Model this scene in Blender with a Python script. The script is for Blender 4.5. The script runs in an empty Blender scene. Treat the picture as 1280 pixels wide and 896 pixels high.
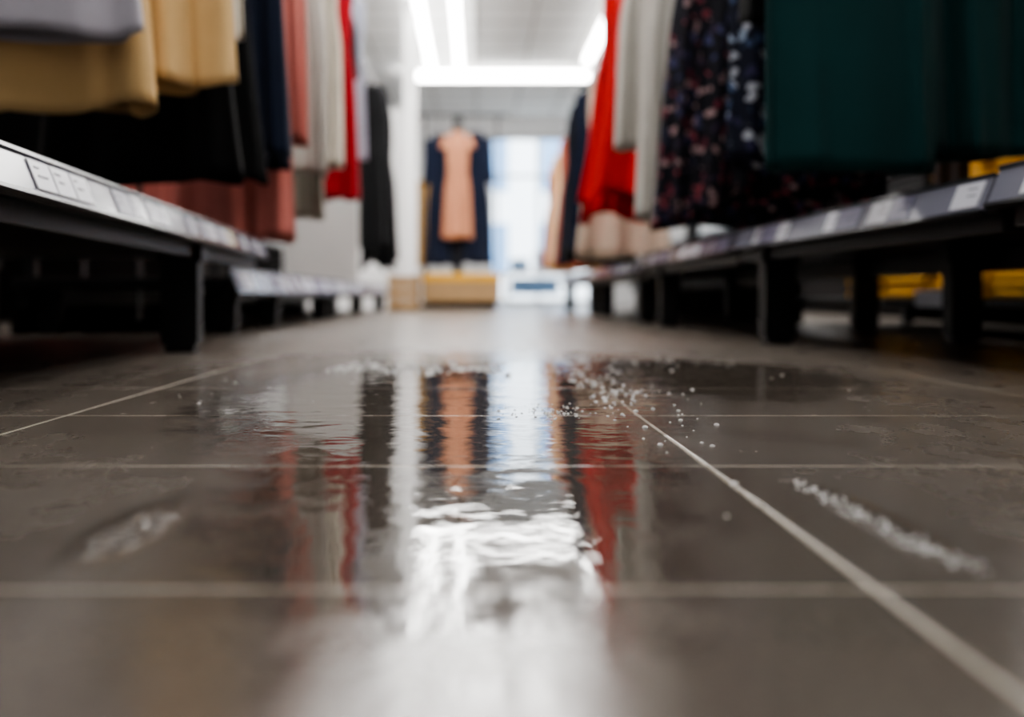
import bpy, bmesh, math, random
from mathutils import Vector, Matrix
random.seed(7)
C = bpy.context.scene.collection

# ------------------------------------------------------------------ materials
def new_mat(name):
    m = bpy.data.materials.new(name); m.use_nodes = True
    nt = m.node_tree
    b = nt.nodes.get("Principled BSDF")
    return m, nt, b
def lin(c):
    return tuple(((v/255)/12.92 if v/255 <= .04045 else ((v/255+.055)/1.055)**2.4) for v in c)
def plain(name, rgb, rough=.5, metal=0, var=.12, scale=12, spec=.5, bump=0):
    m, nt, b = new_mat(name)
    c = lin(rgb)
    geo = nt.nodes.new('ShaderNodeNewGeometry')
    n = nt.nodes.new('ShaderNodeTexNoise'); n.inputs['Scale'].default_value = scale; n.inputs['Detail'].default_value = 4
    nt.links.new(geo.outputs['Position'], n.inputs['Vector'])
    mx = nt.nodes.new('ShaderNodeMix'); mx.data_type = 'RGBA'
    mx.inputs[6].default_value = (*[v*(1-var) for v in c], 1)
    mx.inputs[7].default_value = (*[min(1, v*(1+var)) for v in c], 1)
    nt.links.new(n.outputs['Fac'], mx.inputs[0]); nt.links.new(mx.outputs[2], b.inputs['Base Color'])
    b.inputs['Roughness'].default_value = rough; b.inputs['Metallic'].default_value = metal
    b.inputs['Specular IOR Level'].default_value = spec
    if bump:
        bp = nt.nodes.new('ShaderNodeBump'); bp.inputs['Distance'].default_value = bump
        nt.links.new(n.outputs['Fac'], bp.inputs['Height']); nt.links.new(bp.outputs[0], b.inputs['Normal'])
    return m
def fabric(name, rgb, rough=.85, sheen=.3):
    m, nt, b = new_mat(name)
    c = lin(rgb)
    geo = nt.nodes.new('ShaderNodeTexCoord')
    n = nt.nodes.new('ShaderNodeTexNoise'); n.inputs['Scale'].default_value = 9; n.inputs['Detail'].default_value = 5
    nt.links.new(geo.outputs['Object'], n.inputs['Vector'])
    mx = nt.nodes.new('ShaderNodeMix'); mx.data_type = 'RGBA'
    mx.inputs[6].default_value = (*[v*.82 for v in c], 1)
    mx.inputs[7].default_value = (*[min(1, v*1.12) for v in c], 1)
    nt.links.new(n.outputs['Fac'], mx.inputs[0]); nt.links.new(mx.outputs[2], b.inputs['Base Color'])
    w = nt.nodes.new('ShaderNodeTexNoise'); w.inputs['Scale'].default_value = 500
    nt.links.new(geo.outputs['Object'], w.inputs['Vector'])
    bp = nt.nodes.new('ShaderNodeBump'); bp.inputs['Distance'].default_value = .0006
    nt.links.new(w.outputs['Fac'], bp.inputs['Height']); nt.links.new(bp.outputs[0], b.inputs['Normal'])
    b.inputs['Roughness'].default_value = rough
    b.inputs['Sheen Weight'].default_value = sheen*.3
    b.inputs['Specular IOR Level'].default_value = .2
    return m
def floral(name, base, cols, scale=26, thr=.33):
    m, nt, b = new_mat(name)
    tc = nt.nodes.new('ShaderNodeTexCoord')
    nz = nt.nodes.new('ShaderNodeTexNoise'); nz.inputs['Scale'].default_value = 30
    nt.links.new(tc.outputs['Object'], nz.inputs['Vector'])
    add = nt.nodes.new('ShaderNodeMixRGB'); add.blend_type = 'ADD'; add.inputs[0].default_value = .05
    nt.links.new(tc.outputs['Object'], add.inputs[1]); nt.links.new(nz.outputs['Color'], add.inputs[2])
    v = nt.nodes.new('ShaderNodeTexVoronoi'); v.inputs['Scale'].default_value = scale
    nt.links.new(add.outputs[0], v.inputs['Vector'])
    r = nt.nodes.new('ShaderNodeValToRGB')
    r.color_ramp.elements[0].position = thr-.06; r.color_ramp.elements[0].color = (1, 1, 1, 1)
    r.color_ramp.elements[1].position = thr+.06; r.color_ramp.elements[1].color = (0, 0, 0, 1)
    nt.links.new(v.outputs['Distance'], r.inputs[0])
    sp = nt.nodes.new('ShaderNodeSeparateColor'); nt.links.new(v.outputs['Color'], sp.inputs[0])
    cr = nt.nodes.new('ShaderNodeValToRGB'); cr.color_ramp.interpolation = 'CONSTANT'
    els = cr.color_ramp.elements
    while len(els) < len(cols): els.new(.5)
    for i, c in enumerate(cols):
        els[i].position = i/len(cols); els[i].color = (*lin(c), 1)
    nt.links.new(sp.outputs[0], cr.inputs[0])
    mx = nt.nodes.new('ShaderNodeMix'); mx.data_type = 'RGBA'
    mx.inputs[6].default_value = (*lin(base), 1)
    nt.links.new(cr.outputs[0], mx.inputs[7]); nt.links.new(r.outputs[0], mx.inputs[0])
    nt.links.new(mx.outputs[2], b.inputs['Base Color'])
    b.inputs['Roughness'].default_value = .8; b.inputs['Specular IOR Level'].default_value = .2
    return m
def emis(name, rgb, s):
    m, nt, b = new_mat(name)
    b.inputs['Base Color'].default_value = (.9, .9, .9, 1)
    b.inputs['Emission Color'].default_value = (*rgb, 1); b.inputs['Emission Strength'].default_value = s
    return m

M_black = plain("black_powder_coat", (14, 14, 15), .42, 0, .2, 40, spec=.35, bump=.0003)
M_kick = plain("dark_laminate", (26, 23, 22), .9, spec=.08)
M_strip = plain("price_rail_plastic", (108, 108, 120), .18, 0, .08)
M_rim = plain("rail_rim", (40, 40, 45), .25, .3)
M_card = plain("label_card", (184, 185, 194), .3, 0, .04)
M_cardp = plain("label_card_violet", (98, 96, 118), .3, 0, .05)
M_cardy = plain("label_card_yellow", (176, 164, 130), .35, 0, .05)
M_ink = plain("label_ink", (80, 80, 98), .5)
M_chrome = plain("brushed_steel", (150, 150, 152), .25, 1, .05)
M_wood = plain("light_wood", (150, 120, 84), .5, 0, .2, 6)
M_yellow = fabric("mustard_cloth", (212, 158, 46))
M_white = plain("white_paint", (232, 232, 232), .6, 0, .03, 3)
M_grey = plain("grey_panel", (180, 179, 176), .6, 0, .05, 3)
M_ceil = plain("ceiling_white", (242, 243, 243), .8, 0, .03, 3)
M_light = emis("led_diffuser", (1, .98, .95), 20)
M_hang = plain("black_plastic", (18, 18, 18), .4)

# ------------------------------------------------------------------ helpers
def empty(name, loc=(0, 0, 0), rz=0):
    e = bpy.data.objects.new(name, None); e.location = loc; e.rotation_euler = (0, 0, rz)
    e.empty_display_size = .1; C.objects.link(e); return e
def mesh_obj(name, bm, mats, parent=None, smooth=False):
    me = bpy.data.meshes.new(name); bm.to_mesh(me); bm.free()
    for m in (mats if isinstance(mats, (list, tuple)) else [mats]): me.materials.append(m)
    if smooth:
        for p in me.polygons: p.use_smooth = True
    o = bpy.data.objects.new(name, me); C.objects.link(o)
    if parent: o.parent = parent
    return o
def add_box(bm, x0, x1, y0, y1, z0, z1, mi=0, mat=None):
    vs = [bm.verts.new(v) for v in [(x0,y0,z0),(x1,y0,z0),(x1,y1,z0),(x0,y1,z0),(x0,y0,z1),(x1,y0,z1),(x1,y1,z1),(x0,y1,z1)]]
    if mat is not None:
        for v in vs: v.co = mat @ v.co
    for f in [(0,3,2,1),(4,5,6,7),(0,1,5,4),(1,2,6,5),(2,3,7,6),(3,0,4,7)]:
        fc = bm.faces.new([vs[i] for i in f]); fc.material_index = mi
    return vs
def box(name, x0, x1, y0, y1, z0, z1, m, parent=None, bevel=0):
    x0, x1 = min(x0, x1), max(x0, x1)
    bm = bmesh.new(); add_box(bm, x0, x1, y0, y1, z0, z1)
    o = mesh_obj(name, bm, m, parent)
    if bevel:
        b = o.modifiers.new('bev', 'BEVEL'); b.width = bevel; b.segments = 2
    return o
def tube(name, pts, r, m, parent=None):
    cu = bpy.data.curves.new(name, 'CURVE'); cu.dimensions = '3D'; cu.bevel_depth = r; cu.bevel_resolution = 3; cu.use_fill_caps = True
    s = cu.splines.new('POLY'); s.points.add(len(pts)-1)
    for i, p in enumerate(pts): s.points[i].co = (*p, 1)
    cu.materials.append(m)
    o = bpy.data.objects.new(name, cu); C.objects.link(o)
    if parent: o.parent = parent
    return o

# ------------------------------------------------------------------ floor
def floor_material():
    m, nt, b = new_mat("wet_tile")
    N, L = nt.nodes, nt.links
    def mth(op, a, bb=None, c=None):
        n = N.new('ShaderNodeMath'); n.operation = op
        for i, v in enumerate([a, bb, c]):
            if v is None: continue
            if isinstance(v, (int, float)): n.inputs[i].default_value = v
            else: L.new(v, n.inputs[i])
        return n.outputs[0]
    def ss(v, a, c):
        n = N.new('ShaderNodeMapRange'); n.interpolation_type = 'SMOOTHSTEP'
        n.inputs[1].default_value = a; n.inputs[2].default_value = c
        L.new(v, n.inputs[0]); return n.outputs[0]
    geo = N.new('ShaderNodeNewGeometry'); P = geo.outputs['Position']
    sep = N.new('ShaderNodeSeparateXYZ'); L.new(P, sep.inputs[0])
    X, Y = sep.outputs[0], sep.outputs[1]
    def noise(scale, detail=3, rough=.5, sx=1, sy=1, dist=0):
        mp = N.new('ShaderNodeMapping'); mp.inputs['Scale'].default_value = (sx, sy, 1); L.new(P, mp.inputs[0])
        n = N.new('ShaderNodeTexNoise'); n.inputs['Scale'].default_value = scale; n.inputs['Detail'].default_value = detail
        n.inputs['Distortion'].default_value = dist
        n.inputs['Roughness'].default_value = rough; L.new(mp.outputs[0], n.inputs['Vector']); return n.outputs['Fac']
    xr = mth('SUBTRACT', X, .19)
    neg = mth('LESS_THAN', xr, 0)
    W = mth('ADD', .57, mth('MULTIPLY', neg, .10))
    u = mth('MULTIPLY', mth('PINGPONG', mth('DIVIDE', xr, W), .5), W)
    wob = mth('MULTIPLY', mth('SUBTRACT', noise(180, 2), .5), .0014)
    v = mth('MULTIPLY', mth('PINGPONG', mth('DIVIDE', mth('SUBTRACT', Y, .475), .345), .5), .345)
    gu = mth('SUBTRACT', 1, ss(mth('ADD', u, wob), .0014, .0030))
    gv = mth('SUBTRACT', 1, ss(mth('ADD', v, wob), .0008, .0022))
    grout = mth('MAXIMUM', gu, gv)
    def ell(cx, cy, rx, ry):
        a = mth('POWER', mth('DIVIDE', mth('SUBTRACT', X, cx), rx), 2)
        c = mth('POWER', mth('DIVIDE', mth('SUBTRACT', Y, cy), ry), 2)
        return mth('SUBTRACT', 1, mth('SQRT', mth('ADD', a, c)))
    nE = mth('MULTIPLY', mth('SUBTRACT', noise(11, 6, .7), .5), .7)
    e = mth('MAXIMUM', ell(-.005, .90, .205, .60), ell(-.05, 1.45, .36, .68))
    e = mth('MAXIMUM', e, ell(.28, 1.75, .42, .50))
    e = mth('ADD', e, nE)
    pud = ss(e, .0, .28)
    film = ss(mth('ADD', mth('MAXIMUM', ell(.03, .55, .36, 1.0), ell(.0, 1.6, .75, 1.2)), mth('MULTIPLY', nE, 1.2)), 0, .5)
    # ---- colour
    big = noise(3, 5, .6); fine = noise(160, 4, .7)
    t = mth('ADD', mth('MULTIPLY', big, .5), mth('MULTIPLY', fine, .5))
    ramp = N.new('ShaderNodeValToRGB')
    ramp.color_ramp.elements[0].position = .3; ramp.color_ramp.elements[0].color = (*lin((69, 62, 56)), 1)
    ramp.color_ramp.elements[1].position = .7; ramp.color_ramp.elements[1].color = (*lin((103, 95, 87)), 1)
    L.new(t, ramp.inputs[0])
    dk = N.new('ShaderNodeMix'); dk.data_type = 'RGBA'; dk.blend_type = 'MULTIPLY'
    L.new(mth('MULTIPLY', pud, .7), dk.inputs[0]); L.new(ramp.outputs[0], dk.inputs[6]); dk.inputs[7].default_value = (.7, .68, .67, 1)
    gx = N.new('ShaderNodeMix'); gx.data_type = 'RGBA'; L.new(grout, gx.inputs[0])
    L.new(dk.outputs[2], gx.inputs[6]); gx.inputs[7].default_value = (*lin((164, 155, 142)), 1)
    L.new(gx.outputs[2], b.inputs['Base Color'])
    # ---- roughness
    damp = mth('ADD', .18, mth('MULTIPLY', noise(14, 5, .7, 1, .35), .24))
    damp = mth('SUBTRACT', damp, mth('MULTIPLY', film, .10))
    rg = N.new('ShaderNodeMix'); rg.data_type = 'FLOAT'
    L.new(pud, rg.inputs[0]); L.new(damp, rg.inputs[2]); rg.inputs[3].default_value = .018
    s1 = ss(mth('ADD', ell(.250, .62, .019, .16), nE), 0, .6)
    s2 = ss(mth('ADD', ell(-.208, .60, .028, .10), nE), 0, .6)
    s3 = mth('MULTIPLY', ss(mth('ADD', ell(-.235, 1.0, .022, .20), nE), 0, .6), .12)
    s23 = mth('MAXIMUM', s2, s3)
    spl = mth('MAXIMUM', s1, s23)
    dry = mth('SUBTRACT', 1, pud)
    r2 = mth('ADD', rg.outputs[0], mth('MULTIPLY', mth('MULTIPLY', grout, dry), .10))
    r3 = mth('MULTIPLY', r2, mth('SUBTRACT', 1, mth('MULTIPLY', spl, .75)))
    L.new(r3, b.inputs['Roughness'])
    b.inputs['IOR'].default_value = 1.52
    # ---- bump
    rip = mth('ADD', mth('MULTIPLY', noise(13, 1, .4, 1, 1.2, .6), 1.0), mth('MULTIPLY', noise(44, 1, .4, 1, 1.5, .4), .24))
    h1 = mth('MULTIPLY', mth('MULTIPLY', rip, pud), .00095)
    h2 = mth('MULTIPLY', mth('MULTIPLY', noise(300, 3, .6), dry), .00007)
    h3 = mth('MULTIPLY', grout, mth('ADD', -.0006, mth('MULTIPLY', pud, .00085)))
    h4 = mth('MULTIPLY', noise(40, 2), mth('MULTIPLY', dry, .00014))
    h5 = mth('MULTIPLY', noise(150, 1, .4, 1, .8), mth('MULTIPLY', spl, .0040))
    H = mth('ADD', mth('ADD', mth('ADD', h1, h5), h2), mth('ADD', h3, h4))
    bp = N.new('ShaderNodeBump'); bp.inputs['Strength'].default_value = 1; bp.inputs['Distance'].default_value = 1
    L.new(H, bp.inputs['Height']); L.new(bp.outputs[0], b.inputs['Normal'])
    return m
M_floor = floor_material()
XL, XR, Y0, Y1, ZC = -3.4, 3.4, -2.5, 16.0, 3.0
box("floor", XL, XR, Y0, Y1, -.05, 0, M_floor)

# ------------------------------------------------------------------ room
box("wall_left", XL-.1, XL, Y0, Y1, 0, ZC, M_white)
box("wall_right", XR, XR+.1, Y0, Y1, 0, ZC, M_white)
box("wall_back", XL-.1, XR+.1, Y0-.1, Y0, 0, ZC, M_white)
bm = bmesh.new()
ox0, ox1, oz = .22, 1.85, 2.72
add_box(bm, XL-.1, ox0, Y1, Y1+.15, 0, ZC); add_box(bm, ox1, XR+.1, Y1, Y1+.15, 0, ZC); add_box(bm, ox0, ox1, Y1, Y1+.15, oz, ZC)
mesh_obj("wall_front", bm, M_white)
w = empty("window_1", (0, Y1, 0))
box("frame_left", ox0, ox0+.05, .03, .11, 0, oz, M_grey, w); box("frame_right", ox1-.05, ox1, .03, .11, 0, oz, M_grey, w)
box("frame_top", ox0+.05, ox1-.05, .03, .11, oz-.06, oz, M_grey, w); box("frame_bottom", ox0+.05, ox1-.05, .03, .11, 0, .08, M_grey, w)
box("mullion", .98, 1.02, .04, .10, .08, oz-.06, M_grey, w); box("transom", ox0+.05, ox1-.05, .04, .10, 2.05, 2.09, M_grey, w)
bm = bmesh.new(); add_box(bm, XL-.1, XR+.1, Y0-.1, Y1+.15, ZC, ZC+.08, 0)
mesh_obj("ceiling", bm, M_ceil)
bm = bmesh.new()
y = Y0+.3
while y < Y1: add_box(bm, XL, XR, y-.012, y+.012, ZC-.006, ZC-.001); y += .6
x = -3.0
while x < XR: add_box(bm, x-.012, x+.012, Y0, Y1, ZC-.011, ZC-.0062); x += .6
mesh_obj("trim_1", bm, M_grey)
box("baseboard_left", XL, XL+.015, Y0, Y1, 0, .1, M_grey); box("baseboard_right", XR-.015, XR, Y0, Y1, 0, .1, M_grey)

def lamp(x0, x1, y0, y1, z0=2.92, z1=2.985):
    e = empty("ceiling_light", ((x0+x1)/2, (y0+y1)/2, 0))
    hx, hy = (x1-x0)/2, (y1-y0)/2
    box("diffuser", -hx, hx, -hy, hy, z0, z1-.02, M_light, e, .008)
    box("housing", -hx-.01, hx+.01, -hy-.01, hy+.01, z1-.018, z1+.003, M_white, e)
lamp(-.90, 1.42, 12.5, 12.60, 2.86, 2.985)
lamp(-.595, -.51, 9.2, 12.35); lamp(-.245, -.165, 9.2, 12.35); lamp(1.28, 1.38, 8.5, 11.9)
lamp(-.595, -.51, 5.2, 9.0); lamp(-.245, -.165, 5.2, 9.0); lamp(.42, .62, 5.2, 9.1); lamp(1.28, 1.38, 5.0, 8.4); lamp(-1.15, -1.0, 5.2, 8.6)  # last strip is unseen, added to broaden the glow on the floor
lamp(.0, .15, 5.2, 8.9)  # unseen strip added to fill the floor glow
lamp(-.62, -.50, 0, 4.2); lamp(.6, .72, 0, 4.2)  # unseen strips near the camera, added for illumination
lamp(1.0, 1.6, 2.6, 3.9); lamp(-1.6, -1.0, 2.6, 3.9)  # unseen panels added to make the floor streak glint and brighten the foreground
lamp(-2.3, -2.15, 7, 12); lamp(2.2, 2.35, 7, 12)  # side strips added to brighten the far area

# outside
box("pavement", -8, 10, Y1+.15, 32, -.12, -.02, M_grey)
b_ = empty("street_building", (0, 31, 0))
box("facade", -9, 11, 0, .4, -.02, 9, M_white, b_)
M_glass = plain("blue_window", (120, 150, 184), .2)
for i in range(7):
    for j in range(3): box(f"pane_{i}_{j}", -6+i*2, -5+i*2, -.05, .02, .8+j*2.6, 2.4+j*2.6, M_glass, b_)

# ------------------------------------------------------------------ shelves
def shelf(x, y, L, zc, s, depth, rz, legs, sh=.06, name="display_shelf", uprights=None, ztop=2.0, railx=None, kick=False):
    e = empty(name, (x, y, 0), rz)
    box("deck", .012*s, depth*s, 0, L, zc-.03, zc+.012, M_black, e, .004)
    box("front_beam", .03*s, .07*s, .01, L-.01, zc-.065, zc-.03, M_black, e, .003)
    box("rear_beam", (depth-.06)*s, (depth-.02)*s, .01, L-.01, zc-.10, zc-.03, M_black, e, .003)
    tilt = Matrix.Translation((0, 0, zc)) @ Matrix.Rotation(math.radians(22)*s, 4, 'Y')
    bm = bmesh.new()
    add_box(bm, *sorted((0, .008*s)), .003, L-.003, -sh/2, sh/2, 0, tilt)
    add_box(bm, *sorted((-.004*s, .012*s)), .002, L-.002, sh/2, sh/2+.006, 1, tilt)
    add_box(bm, *sorted((-.004*s, .012*s)), .002, L-.002, -sh/2-.006, -sh/2, 1, tilt)
    mesh_obj("price_rail", bm, [M_strip, M_rim], e)
    bm = bmesh.new(); yy = .02
    rnd = random.Random(int((x+9)*1000+y*77))
    while yy < L-.1:
        wd = rnd.choice([.06, .075, .09, .12]); k = rnd.random()
        if k < .78:
            mi = 0 if k < .42 else (1 if k < .76 else 2)
            add_box(bm, *sorted((-.0025*s, -.0005*s)), yy, yy+wd, -sh*.38, sh*.40, mi, tilt)
            if mi < 2:
                for q in range(2):
                    a = yy+.008+rnd.random()*.01
                    add_box(bm, *sorted((-.0035*s, -.0026*s)), a, a+wd*rnd.uniform(.2, .5), sh*(.18-.22*q), sh*(.22-.22*q), 3, tilt)
        yy += wd+rnd.choice([.006, .01, .05])
    mesh_obj("price_labels", bm, [M_card, M_cardp, M_cardy, M_ink], e)
    for i, (lx, ly) in enumerate(legs):
        bm = bmesh.new()
        add_box(bm, *sorted(((lx-.045)*s, (lx+.045)*s)), ly-.03, ly+.03, .02, zc-.03)
        add_box(bm, *sorted(((lx-.055)*s, (lx+.055)*s)), ly-.036, ly+.036, zc-.075, zc-.03)
        add_box(bm, *sorted(((lx-.036)*s, (lx+.036)*s)), ly-.025, ly+.025, .0, .03)
        mesh_obj(f"leg_{i+1}", bm, M_black, e)
    if kick:
        box("kick_panel", (depth-.018)*s, depth*s, 0, L, .0, zc-.03, M_kick, e)
    if uprights:
        for i, uy in enumerate(uprights):
            box(f"upright_{i+1}", (depth-.05)*s, (depth-.01)*s, uy-.02, uy+.02, zc, ztop+.06, M_black, e)
            box(f"arm_{i+1}", (railx-.0)*s, (depth-.05)*s, uy-.01, uy+.01, ztop-.012, ztop+.02, M_black, e)
        tube("hanging_rail", [(railx*s, .02, ztop), (railx*s, L-.02, ztop)], .013, M_chrome, e)
    return e
rz = math.atan((.73-.577)/(3.43-1.206))
shelf(-.501, .10, 3.34, .30, -1, .95, rz, [(.07, .25), (.07, 2.40), (.85, .25), (.85, 3.1)], .055, uprights=[.2, 3.2], railx=.27, ztop=1.95)
shelf(-.86, 3.55, 2.45, .195, -1, .8, 0, [(.06, .1), (.06, .85), (.06, 2.3), (.7, .1), (.7, 2.3)], .085, uprights=[.1, 2.3], railx=.02, ztop=1.95, kick=True)
shelf(-.86, 6.04, 3.6, .195, -1, .8, 0, [(.06, .2), (.06, 1.6), (.06, 3.4), (.7, 1.7)], .085, uprights=[.2, 3.4], railx=.02, ztop=1.95, kick=True)
r2 = math.radians(2.2)
shelf(.845, -.30, 1.93, .318, 1, .75, 0, [(.07, .3), (.07, 1.4), (.66, .3), (.66, 1.5)], uprights=[.2, 1.7], railx=.08, ztop=1.95)
shelf(.855, 1.66, 1.47, .312, 1, .72, r2, [(.07, 1.24), (.62, 1.24), (.62, .2)], uprights=[.1, 1.38], railx=.07, ztop=1.95)
shelf(.805, 3.16, 1.69, .308, 1, .75, 0, [(.07, 1.35), (.70, .7)], uprights=[.1, 1.58], railx=.12, ztop=1.95)
shelf(.82, 4.88, 2.2, .29, 1, .75, 0, [(.07, .3), (.07, 1.9), (.70, 1.0)], uprights=[.1, 2.1], railx=.0, ztop=1.50, kick=True)
shelf(.82, 7.11, 2.6, .29, 1, .75, 0, [(.07, .3), (.07, 2.3), (.70, 1.2)], uprights=[.1, 2.5], railx=.0, ztop=1.50, kick=True)

# ------------------------------------------------------------------ garments
def garment(name, inner, cy, zb, hw, side, m, zt=1.80, rail=1.95, hwt=.19, dep=.035, folds=9, amp=.012, seed=0, hemv=.012, slope=0, sleeves=0, cx=None, rot=0):
    rnd = random.Random(seed+int(cy*1000))
    if cx is None: cx = inner+side*hw
    e = empty(name, (cx, cy, 0), rot)
    bm = bmesh.new(); NR, NA = 40, 128
    ph = [rnd.uniform(0, 6.28) for _ in range(6)]
    rings = []
    for i in range(NR+1):
        t = i/NR; z = zb+(zt-zb)*t
        tt = min(1, t/.9)
        w_ = hw+(hwt-hw)*(tt**.85)
        w_ -= .018*math.exp(-((t-.62)/.1)**2)
        if t > .9:
            k = (t-.9)/.1; w_ = hwt+(.065-hwt)*k**1.3
        d_ = dep*(1.0-.25*t)
        fa = amp*(1-t)**.7+.0015
        ring = []
        for j in range(NA):
            a = 2*math.pi*j/NA
            ca, sa = math.cos(a), math.sin(a)
            px = w_*math.copysign(abs(ca)**.85, ca); py = d_*math.copysign(abs(sa)**.6, sa)
            f = math.sin(folds*a+ph[0]+.8*math.sin(2*a+ph[1])+.5*t*math.sin(ph[5]))+.5*math.sin((2*folds-1)*a+ph[2]+t*1.2)+.35*math.sin(3*a+ph[3])
            py += fa*f*(abs(sa)**.3 if abs(sa) > 1e-6 else 0)
            px += fa*.9*math.sin(5*a+ph[4]+2*t)
            hz = (1-t)**3*(hemv*math.sin(3*a+ph[2])+slope*side*ca)
            ring.append(bm.verts.new((px, py, z+hz)))
        rings.append(ring)
    for i in range(NR):
        for j in range(NA):
            k = (j+1) % NA
            bm.faces.new([rings[i][j], rings[i][k], rings[i+1][k], rings[i+1][j]])
    if sleeves:
        for sg in (-1, 1):
            rr = []
            n2 = 12
            for i in range(n2+1):
                t = i/n2; cxs = sg*(hwt-.03+.05*t**.5+.02*t); zz = zt-.06-(sleeves)*t
                ring = []
                for j in range(16):
                    a = 2*math.pi*j/16; r_ = .05-.012*t
                    ring.append(bm.verts.new((cxs+r_*math.cos(a), .03*math.sin(a)+.004*math.sin(9*t+a*2), zz+.02*sg*math.cos(a)*(1-t))))
                rr.append(ring)
            for i in range(n2):
                for j in range(16):
                    k = (j+1) % 16
                    bm.faces.new([rr[i][j], rr[i][k], rr[i+1][k], rr[i+1][j]])
    o = mesh_obj("cloth", bm, m, e, True)
    so = o.modifiers.new('sol', 'SOLIDIFY'); so.thickness = .0025
    bm = bmesh.new()
    for sg in (-1, 1):
        mt = Matrix.Translation((0, 0, zt+.012)) @ Matrix.Rotation(math.radians(14)*sg, 4, 'Y')
        add_box(bm, *sorted((0, sg*(hwt-.02))), -.006, .006, -.012, .004, 0, mt)
    mesh_obj("hanger_arms", bm, M_hang, e)
    pts = [(0, 0, zt+.01), (0, 0, rail-.035)]
    for i in range(9):
        a = -math.pi/2+math.pi*1.25*i/8
        pts.append((.017*math.cos(a), 0, rail+.017*math.sin(a)))
    tube("hanger_hook", pts, .0025, M_chrome, e)
    return e

F = dict(
 lilac=fabric("pale_lilac_cloth", (190, 186, 196)), beige=fabric("beige_cloth", (224, 188, 134)), off=fabric("off_white_cloth", (206, 198, 184)),
 black=fabric("black_cloth", (10, 10, 13)), navy=fabric("navy_cloth", (18, 27, 48)), pink=fabric("coral_pink_cloth", (206, 126, 116)),
 salmon=fabric("salmon_cloth", (194, 116, 106)), grey=fabric("light_grey_cloth", (168, 165, 158)), sage=fabric("sage_grey_cloth", (144, 141, 130)),
 red=fabric("red_cloth", (156, 20, 34)), blue=fabric("pale_blue_cloth", (186, 192, 208)), green=fabric("dark_teal_cloth", (22, 64, 65)),
 bred=fabric("bright_red_cloth", (198, 24, 26)), cream=fabric("cream_cloth", (206, 192, 174)), tan=fabric("tan_cloth", (188, 146, 86)),
 peach=fabric("peach_cloth", (192, 134, 104)), orange=fabric("terracotta_cloth", (165, 88, 68)), char=fabric("charcoal_cloth", (36, 35, 39)))
F['floral'] = floral("dark_floral_print", (15, 15, 24), [(130, 60, 70), (62, 66, 100), (150, 124, 126), (50, 40, 60), (100, 34, 50), (24, 24, 34)], 30, .42)
F['floral2'] = floral("blue_floral_print", (20, 24, 40), [(140, 155, 178), (60, 78, 110), (170, 174, 186), (50, 50, 80), (24, 26, 40)], 30, .44)

G = garment
G("lilac_blouse", -.737, 2.20, .715, .25, -1, F['lilac'], folds=5, amp=.012, seed=1)
G("beige_skirt", -.755, 2.33, .575, .24, -1, F['beige'], folds=5, amp=.018, seed=2)
G("beige_skirt", -.612, 2.46, .66, .22, -1, F['beige'], folds=6, amp=.022, seed=3)
G("off_white_blouse", -.60, 2.58, .80, .23, -1, F['off'], folds=7, seed=4)
G("black_dress", -.625, 2.72, .455, .30, -1, F['black'], folds=7, amp=.014, seed=5)
G("black_dress", -.60, 2.86, .47, .30, -1, F['black'], folds=8, amp=.014, seed=6)
G("navy_dress", -.575, 3.02, .60, .24, -1, F['navy'], folds=8, amp=.016, seed=7, slope=.03)
G("navy_dress", -.60, 3.14, .55, .24, -1, F['navy'], folds=8, amp=.016, seed=8)
G("black_coat", -1.12, 2.95, .52, .30, -1, F['black'], folds=6, seed=9, cx=-1.42)
G("coral_dress", -.57, 3.38, .66, .22, -1, F['pink'], folds=9, amp=.018, seed=10)
G("salmon_dress", -.64, 3.54, .335, .22, -1, F['salmon'], folds=8, amp=.016, seed=11)
G("light_grey_dress", -.595, 3.95, .62, .20, -1, F['grey'], folds=8, amp=.018, seed=12)
G("sage_dress", -.625, 4.12, .46, .2, -1, F['sage'], folds=8, amp=.018, seed=13)
G("light_grey_dress", -.585, 4.3, .70, .2, -1, F['off'], folds=8, amp=.016, seed=14)
G("red_dress", -.583, 4.85, .61, .22, -1, F['red'], folds=8, amp=.02, seed=15)
G("charcoal_jacket", -.6, 5.08, 1.25, .22, -1, F['char'], folds=5, seed=16)
G("pale_blue_shirt", -.585, 5.35, .88, .2, -1, F['blue'], folds=8, seed=17)
G("black_dress", -.66, 7.6, .52, .16, -1, F['black'], folds=8, amp=.02, seed=18, zt=1.75, hwt=.12, hemv=.05)
G("charcoal_dress", -.64, 7.85, .80, .16, -1, F['char'], folds=8, amp=.025, seed=19, zt=1.8, hwt=.11, hemv=.05)
G("black_dress", -.65, 8.15, .40, .14, -1, F['black'], folds=6, amp=.03, seed=20, zt=1.75, hwt=.09, hemv=.06)
def rack(x, y0, y1, z=1.95):
    e = empty("clothing_rack", (x, 0, 0))
    tube("top_rail", [(0, y0, z), (0, y1, z)], .013, M_chrome, e)
    for i, yy in enumerate((y0, y1)):
        tube(f"post_{i+1}", [(0, yy, .05), (0, yy, z)], .014, M_chrome, e)
        box(f"foot_{i+1}", -.22, .22, yy-.025, yy+.025, 0, .05, M_black, e, .008)
rack(-2.05, 2.7, 5.2)
for i, (cy, mm, zb) in enumerate([(3.0, 'char', .7), (3.5, 'salmon', .5), (3.75, 'salmon', .42), (4.05, 'pink', .46), (4.35, 'salmon', .4), (4.8, 'char', .5)]):
    G("salmon_dress" if mm != 'char' else "charcoal_dress", 0, cy, zb, .30, -1, F[mm], folds=8, amp=.018, seed=30+i, cx=-2.05)
rack(-1.32, 3.9, 4.75)
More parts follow.
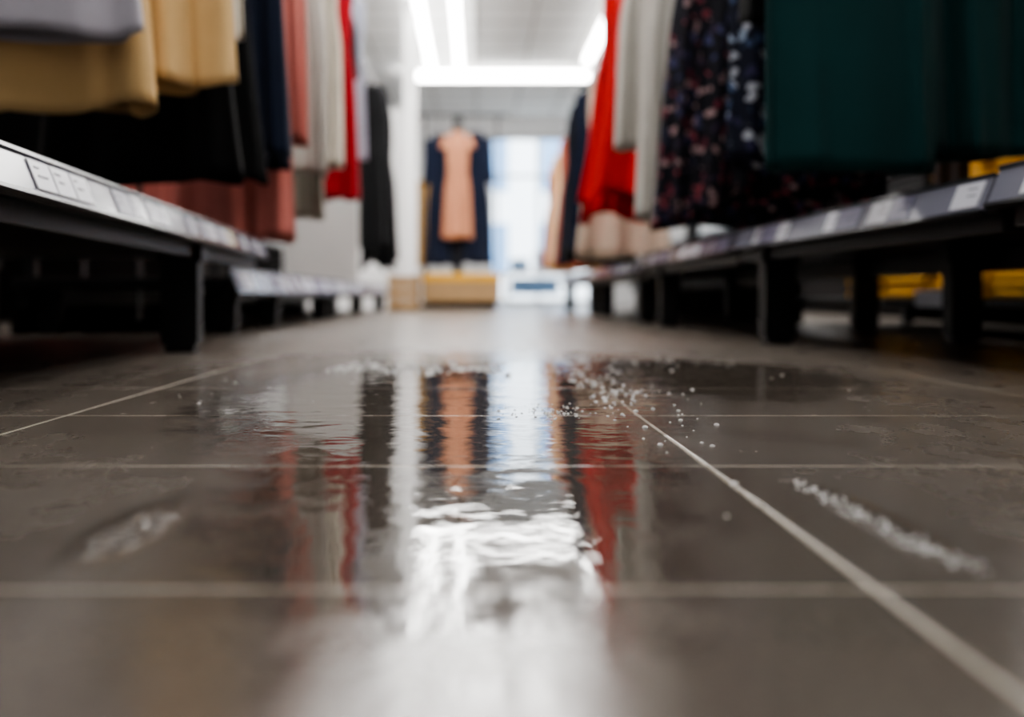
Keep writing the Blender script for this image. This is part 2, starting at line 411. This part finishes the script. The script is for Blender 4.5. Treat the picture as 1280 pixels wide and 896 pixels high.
for i, (cy, zb) in enumerate([(4.02, .42), (4.5, .40)]):
    G("salmon_dress", 0, cy, zb, .26, -1, F['salmon'], folds=7, amp=.018, seed=40+i, cx=-1.32, zt=1.7, rail=1.95)
# right side
G("teal_dress", .622, 2.12, .405, .175, 1, F['green'], folds=4, amp=.018, seed=50, hemv=.004, hwt=.17, dep=.03)
G("teal_dress", .80, 2.25, .455, .215, 1, F['green'], folds=7, amp=.026, seed=51, hemv=.006)
G("black_dress", .64, 2.40, .80, .25, 1, F['black'], folds=5, seed=52)
G("blue_floral_dress", .675, 2.66, .49, .22, 1, F['floral2'], folds=7, amp=.016, seed=53)
G("dark_floral_dress", .70, 2.86, .42, .24, 1, F['floral'], folds=8, amp=.016, seed=54)
G("dark_floral_dress", .66, 3.10, .385, .28, 1, F['floral'], folds=8, amp=.018, seed=55)
G("dark_floral_dress", .61, 3.4, .375, .28, 1, F['floral'], folds=8, amp=.018, seed=56)
G("grey_knit_dress", .61, 3.72, .42, .22, 1, F['grey'], folds=8, amp=.018, seed=57)
G("light_grey_dress", .57, 4.0, .73, .22, 1, F['grey'], folds=9, amp=.02, seed=58)
G("red_dress", .445, 4.42, .56, .26, 1, F['bred'], folds=11, amp=.026, seed=59, hwt=.1, hemv=.03, slope=-.02, cx=.73)
G("red_dress", .49, 4.62, .50, .24, 1, F['bred'], folds=11, amp=.022, seed=60, hwt=.12, hemv=.03)
G("cream_skirt", .525, 5.1, .355, .23, 1, F['cream'], folds=9, amp=.02, seed=61, zt=1.36, rail=1.5, hwt=.16)
G("cream_skirt", .55, 5.35, .35, .22, 1, F['cream'], folds=9, amp=.02, seed=62, zt=1.36, rail=1.5, hwt=.16)
for i, (cy, mm, zb, inn) in enumerate([(5.8, 'navy', .42, .53), (6.1, 'black', .36, .53), (6.45, 'navy', .35, .54), (7.5, 'orange', .36, .58), (7.8, 'cream', .4, .59), (8.3, 'tan', .35, .60), (8.8, 'salmon', .4, .60), (9.3, 'char', .4, .62)]):
    G(mm+"_dress", inn, cy, zb, .22, 1, F[mm], folds=8, amp=.018, seed=70+i, zt=1.38, rail=1.5, hwt=.17)

# ------------------------------------------------------------------ right rear unit with folded mustard textiles
e = empty("storage_shelf", (1.62, 1.9, 0))
for i, z in enumerate((.10, .44)): box(f"board_{i+1}", 0, .6, 0, 3.2, z, z+.03, M_black, e, .004)
for i, (a, b2) in enumerate([(0, 0), (.56, 0), (0, 3.16), (.56, 3.16)]): box(f"post_{i+1}", a, a+.04, b2, b2+.04, 0, 1.2, M_black, e)
box("back_panel", .6, .62, 0, 3.2, .02, 1.2, M_kick, e)
box("label_strip", -.012, 0, 1.3, 1.75, .10, .16, M_card, e)
def stack(x, y, z, w_, d_, n, m, h=.028, name="folded_cloth_stack"):
    bm = bmesh.new()
    for i in range(n):
        ox, oy = random.uniform(-.01, .01), random.uniform(-.01, .01)
        add_box(bm, x+ox, x+w_+ox, y+oy, y+d_+oy, z+.001+i*h, z+(i+1)*h)
    o = mesh_obj(name, bm, m); b = o.modifiers.new('b', 'BEVEL'); b.width = h*.42; b.segments = 3
for yy in (2.0, 2.42, 2.84, 3.26, 3.68, 4.1):
    if yy < 3.6: stack(1.66, yy, .47, .42, .36, 10, M_yellow)
    else: stack(1.66, yy, .47, .42, .36, 7, F['black'])
    stack(1.66, yy, .13, .42, .36, 5, M_yellow)
def cabinet(x0, x1, y0, y1, h):
    e = empty("storage_cabinet", (x0, y0, 0))
    W, D = x1-x0, y1-y0
    box("carcass", .02, W-.02, .0, D, .06, h-.03, M_kick, e); box("plinth", .04, W-.04, .02, D-.02, 0, .06, M_kick, e)
    box("worktop", 0, W, -.01, D+.01, h-.03, h, M_black, e, .004)
    n = int(D/.8)
    for i in range(n):
        a = .01+i*D/n; b2 = (i+1)*D/n-.01
        for sx in (0, W-.02):
            box(f"door_{i}_{int(sx>0)}", sx+.002, sx+.018, a, b2, .08, h-.05, M_kick, e, .003)
            box(f"handle_{i}_{int(sx>0)}", sx-.012 if sx == 0 else sx+.02, sx if sx == 0 else sx+.032, b2-.07, b2-.055, h-.3, h-.15, M_chrome, e)
cabinet(-3.35, -3.0, -1.5, 15.5, .9)
cabinet(2.75, 3.35, -1.5, 15.5, .9)
cabinet(-2.60, -2.45, 6.3, 9.5, .9)
e = empty("low_divider", (-2.2, 5.45, 0))
box("panel", -.72, .5, 0, .04, .04, .78, M_kick, e); box("base", -.72, .5, -.03, .07, 0, .04, M_black, e); box("cap", -.73, .51, -.01, .05, .78, .80, M_black, e)

# ------------------------------------------------------------------ far partition, column, boxes
e = empty("display_partition", (-1.29, 10.3, 0))
box("panel", -.55, .55, 0, .08, 0, 2.07, M_white, e, .005); box("cap", -.57, .57, -.01, .09, 2.07, 2.1, M_grey, e)
e = empty("display_partition", (-1.02, 6.6, 0))
box("panel", -.25, .235, 0, .06, .23, 2.3, M_grey, e, .004)
box("cap", -.27, .25, -.01, .07, 2.3, 2.33, M_white, e)
e = empty("column", (-.655, 9.9, 0))
box("shaft", -.065, .065, -.075, .075, .09, ZC-.09, M_white, e, .01); box("plinth", -.08, .08, -.09, .09, 0, .09, M_grey, e); box("capital", -.08, .08, -.09, .09, ZC-.09, ZC-.012, M_white, e)
def crate(x, y, w_, d_, h, m=M_wood):
    e = empty("wooden_crate", (x, y, 0))
    for i in range(3):
        z = .01+i*(h-.02)/3
        box(f"front_slat_{i}", 0, w_, 0, .012, z, z+(h-.02)/3-.012, m, e); box(f"rear_slat_{i}", 0, w_, d_-.012, d_, z, z+(h-.02)/3-.012, m, e)
        box(f"left_slat_{i}", 0, .012, .012, d_-.012, z, z+(h-.02)/3-.012, m, e); box(f"right_slat_{i}", w_-.012, w_, .012, d_-.012, z, z+(h-.02)/3-.012, m, e)
    for i, (a, b2) in enumerate([(.012, .012), (w_-.032, .012), (.012, d_-.032), (w_-.032, d_-.032)]): box(f"corner_{i}", a, a+.02, b2, b2+.02, 0, h, m, e)
    box("base", .012, w_-.012, .012, d_-.012, .01, .025, m, e)
crate(-.80, 9.0, .27, .4, .34)
e = empty("garment_display_stand", (-.20, 11, 0))
box("plinth", -.34, .42, -.30, .30, 0, .08, M_black, e)
box("platform", -.38, .46, -.35, .35, .08, .30, M_wood, e, .01)
box("platform_top", -.39, .47, -.36, .36, .30, .38, M_yellow, e, .02)
for i, x in enumerate((-.38, .44)):
    tube(f"post_{i}", [(x, .2, .38), (x, .2, 2.14)], .012, M_black, e)
    tube(f"arm_{i}", [(x, .2, 2.14), (x, 0, 2.14)], .012, M_black, e)
tube("top_rail", [(-.60, 0, 2.14), (.56, 0, 2.14)], .014, M_black, e)
tube("centre_post", [(0.0, .05, .38), (0.0, .05, 2.14)], .05, M_black, e)
for (x, y, mm, zb, zt, hw, hwt) in [(-.40, 10.93, 'navy', .48, 1.93, .15, .12), (.0, 10.93, 'navy', .50, 1.95, .18, .12)]:
    G("navy_dress", 0, y+.08, zb, hw, 1, F[mm], zt=zt, rail=2.14, hwt=hwt, cx=x, seed=int(x*100)+200, sleeves=.5, dep=.05)
G("peach_dress", 0, 10.86, .77, .15, 1, F['peach'], zt=1.93, rail=2.14, hwt=.115, cx=-.205, seed=90, sleeves=.12, dep=.05, folds=7, amp=.02)
G("tan_coat", 0, 11.7, .5, .2, 1, F['tan'], zt=1.5, rail=1.62, hwt=.17, cx=-.60, seed=91, sleeves=.5)
e = empty("clothing_rack", (-.60, 11.7, 0))
tube("top_rail", [(0, -.3, 1.62), (0, .5, 1.62)], .013, M_chrome, e)
for i, yy in enumerate((-.3, .5)):
    tube(f"post_{i}", [(0, yy, .04), (0, yy, 1.62)], .013, M_chrome, e); box(f"foot_{i}", -.2, .2, yy-.02, yy+.02, 0, .04, M_black, e)
e = empty("display_table", (.9, 14.6, 0))
M_bt = plain("pale_blue_laminate", (104, 138, 174), .4)
box("top", -.5, .5, -.3, .3, .46, .5, M_white, e, .005)
for i, (a, b2) in enumerate([(-.48, -.28), (.44, -.28), (-.48, .24), (.44, .24)]): box(f"leg_{i}", a, a+.04, b2, b2+.04, 0, .46, M_white, e)
box("lower_shelf", -.46, .46, -.26, .26, .16, .19, M_bt, e)
stack(.5, 14.4, .5, .26, .34, 6, M_bt, .03); stack(.85, 14.4, .5, .26, .34, 10, F['blue'], .03); stack(.5, 14.4, .19, .7, .34, 7, M_bt, .03)

# ------------------------------------------------------------------ water droplets
M_water, nt, b = new_mat("sparkle_white_water")
b.inputs['Base Color'].default_value = (1, 1, 1, 1); b.inputs['Roughness'].default_value = .05  # white base paints the sparkle into the drops; clear water rendered dark
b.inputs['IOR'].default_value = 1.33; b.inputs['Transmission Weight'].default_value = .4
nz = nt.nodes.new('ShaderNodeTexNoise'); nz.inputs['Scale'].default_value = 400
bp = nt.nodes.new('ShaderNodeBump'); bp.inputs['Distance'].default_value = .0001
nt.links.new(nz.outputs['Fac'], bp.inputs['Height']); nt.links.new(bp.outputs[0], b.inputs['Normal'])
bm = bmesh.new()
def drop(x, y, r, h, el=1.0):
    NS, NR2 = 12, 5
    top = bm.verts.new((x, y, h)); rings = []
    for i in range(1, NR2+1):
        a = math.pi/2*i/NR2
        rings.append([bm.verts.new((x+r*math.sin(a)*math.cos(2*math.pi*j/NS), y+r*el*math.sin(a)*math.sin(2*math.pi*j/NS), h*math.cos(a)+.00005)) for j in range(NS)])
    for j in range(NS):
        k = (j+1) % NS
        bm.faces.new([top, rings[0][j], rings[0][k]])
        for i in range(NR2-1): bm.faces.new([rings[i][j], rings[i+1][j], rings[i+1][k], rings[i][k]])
rd = random.Random(3)
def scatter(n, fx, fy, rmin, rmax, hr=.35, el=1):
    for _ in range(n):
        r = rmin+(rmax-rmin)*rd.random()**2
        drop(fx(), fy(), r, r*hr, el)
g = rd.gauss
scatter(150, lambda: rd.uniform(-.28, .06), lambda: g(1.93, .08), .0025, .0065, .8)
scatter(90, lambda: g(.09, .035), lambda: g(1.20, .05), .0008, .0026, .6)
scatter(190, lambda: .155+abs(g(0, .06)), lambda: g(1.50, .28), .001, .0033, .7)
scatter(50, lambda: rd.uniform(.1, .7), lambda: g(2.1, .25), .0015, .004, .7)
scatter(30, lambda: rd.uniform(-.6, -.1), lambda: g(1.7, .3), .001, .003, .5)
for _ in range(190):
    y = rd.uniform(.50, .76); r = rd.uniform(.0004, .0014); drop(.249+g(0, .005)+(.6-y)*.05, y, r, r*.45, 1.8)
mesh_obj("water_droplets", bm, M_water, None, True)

# ------------------------------------------------------------------ world + camera
wd = bpy.data.worlds.new("World"); bpy.context.scene.world = wd; wd.use_nodes = True
bg = wd.node_tree.nodes['Background']; bg.inputs[0].default_value = (.82, .91, 1, 1); bg.inputs[1].default_value = 6.0
cam = bpy.data.cameras.new("camera"); co = bpy.data.objects.new("camera", cam); C.objects.link(co)
co.location = (0, 0, .14); co.rotation_euler = (math.pi/2, 0, 0)
cam.lens = 35; cam.sensor_width = 36; cam.sensor_fit = 'HORIZONTAL'
cam.shift_x = .035; cam.shift_y = -.061; cam.clip_start = .02
cam.dof.use_dof = True; cam.dof.focus_distance = 1.05; cam.dof.aperture_fstop = 2.3
bpy.context.scene.camera = co
vs = bpy.context.scene.view_settings
vs.view_transform = 'AgX'; vs.look = 'AgX - Medium High Contrast'; vs.exposure = 0.2
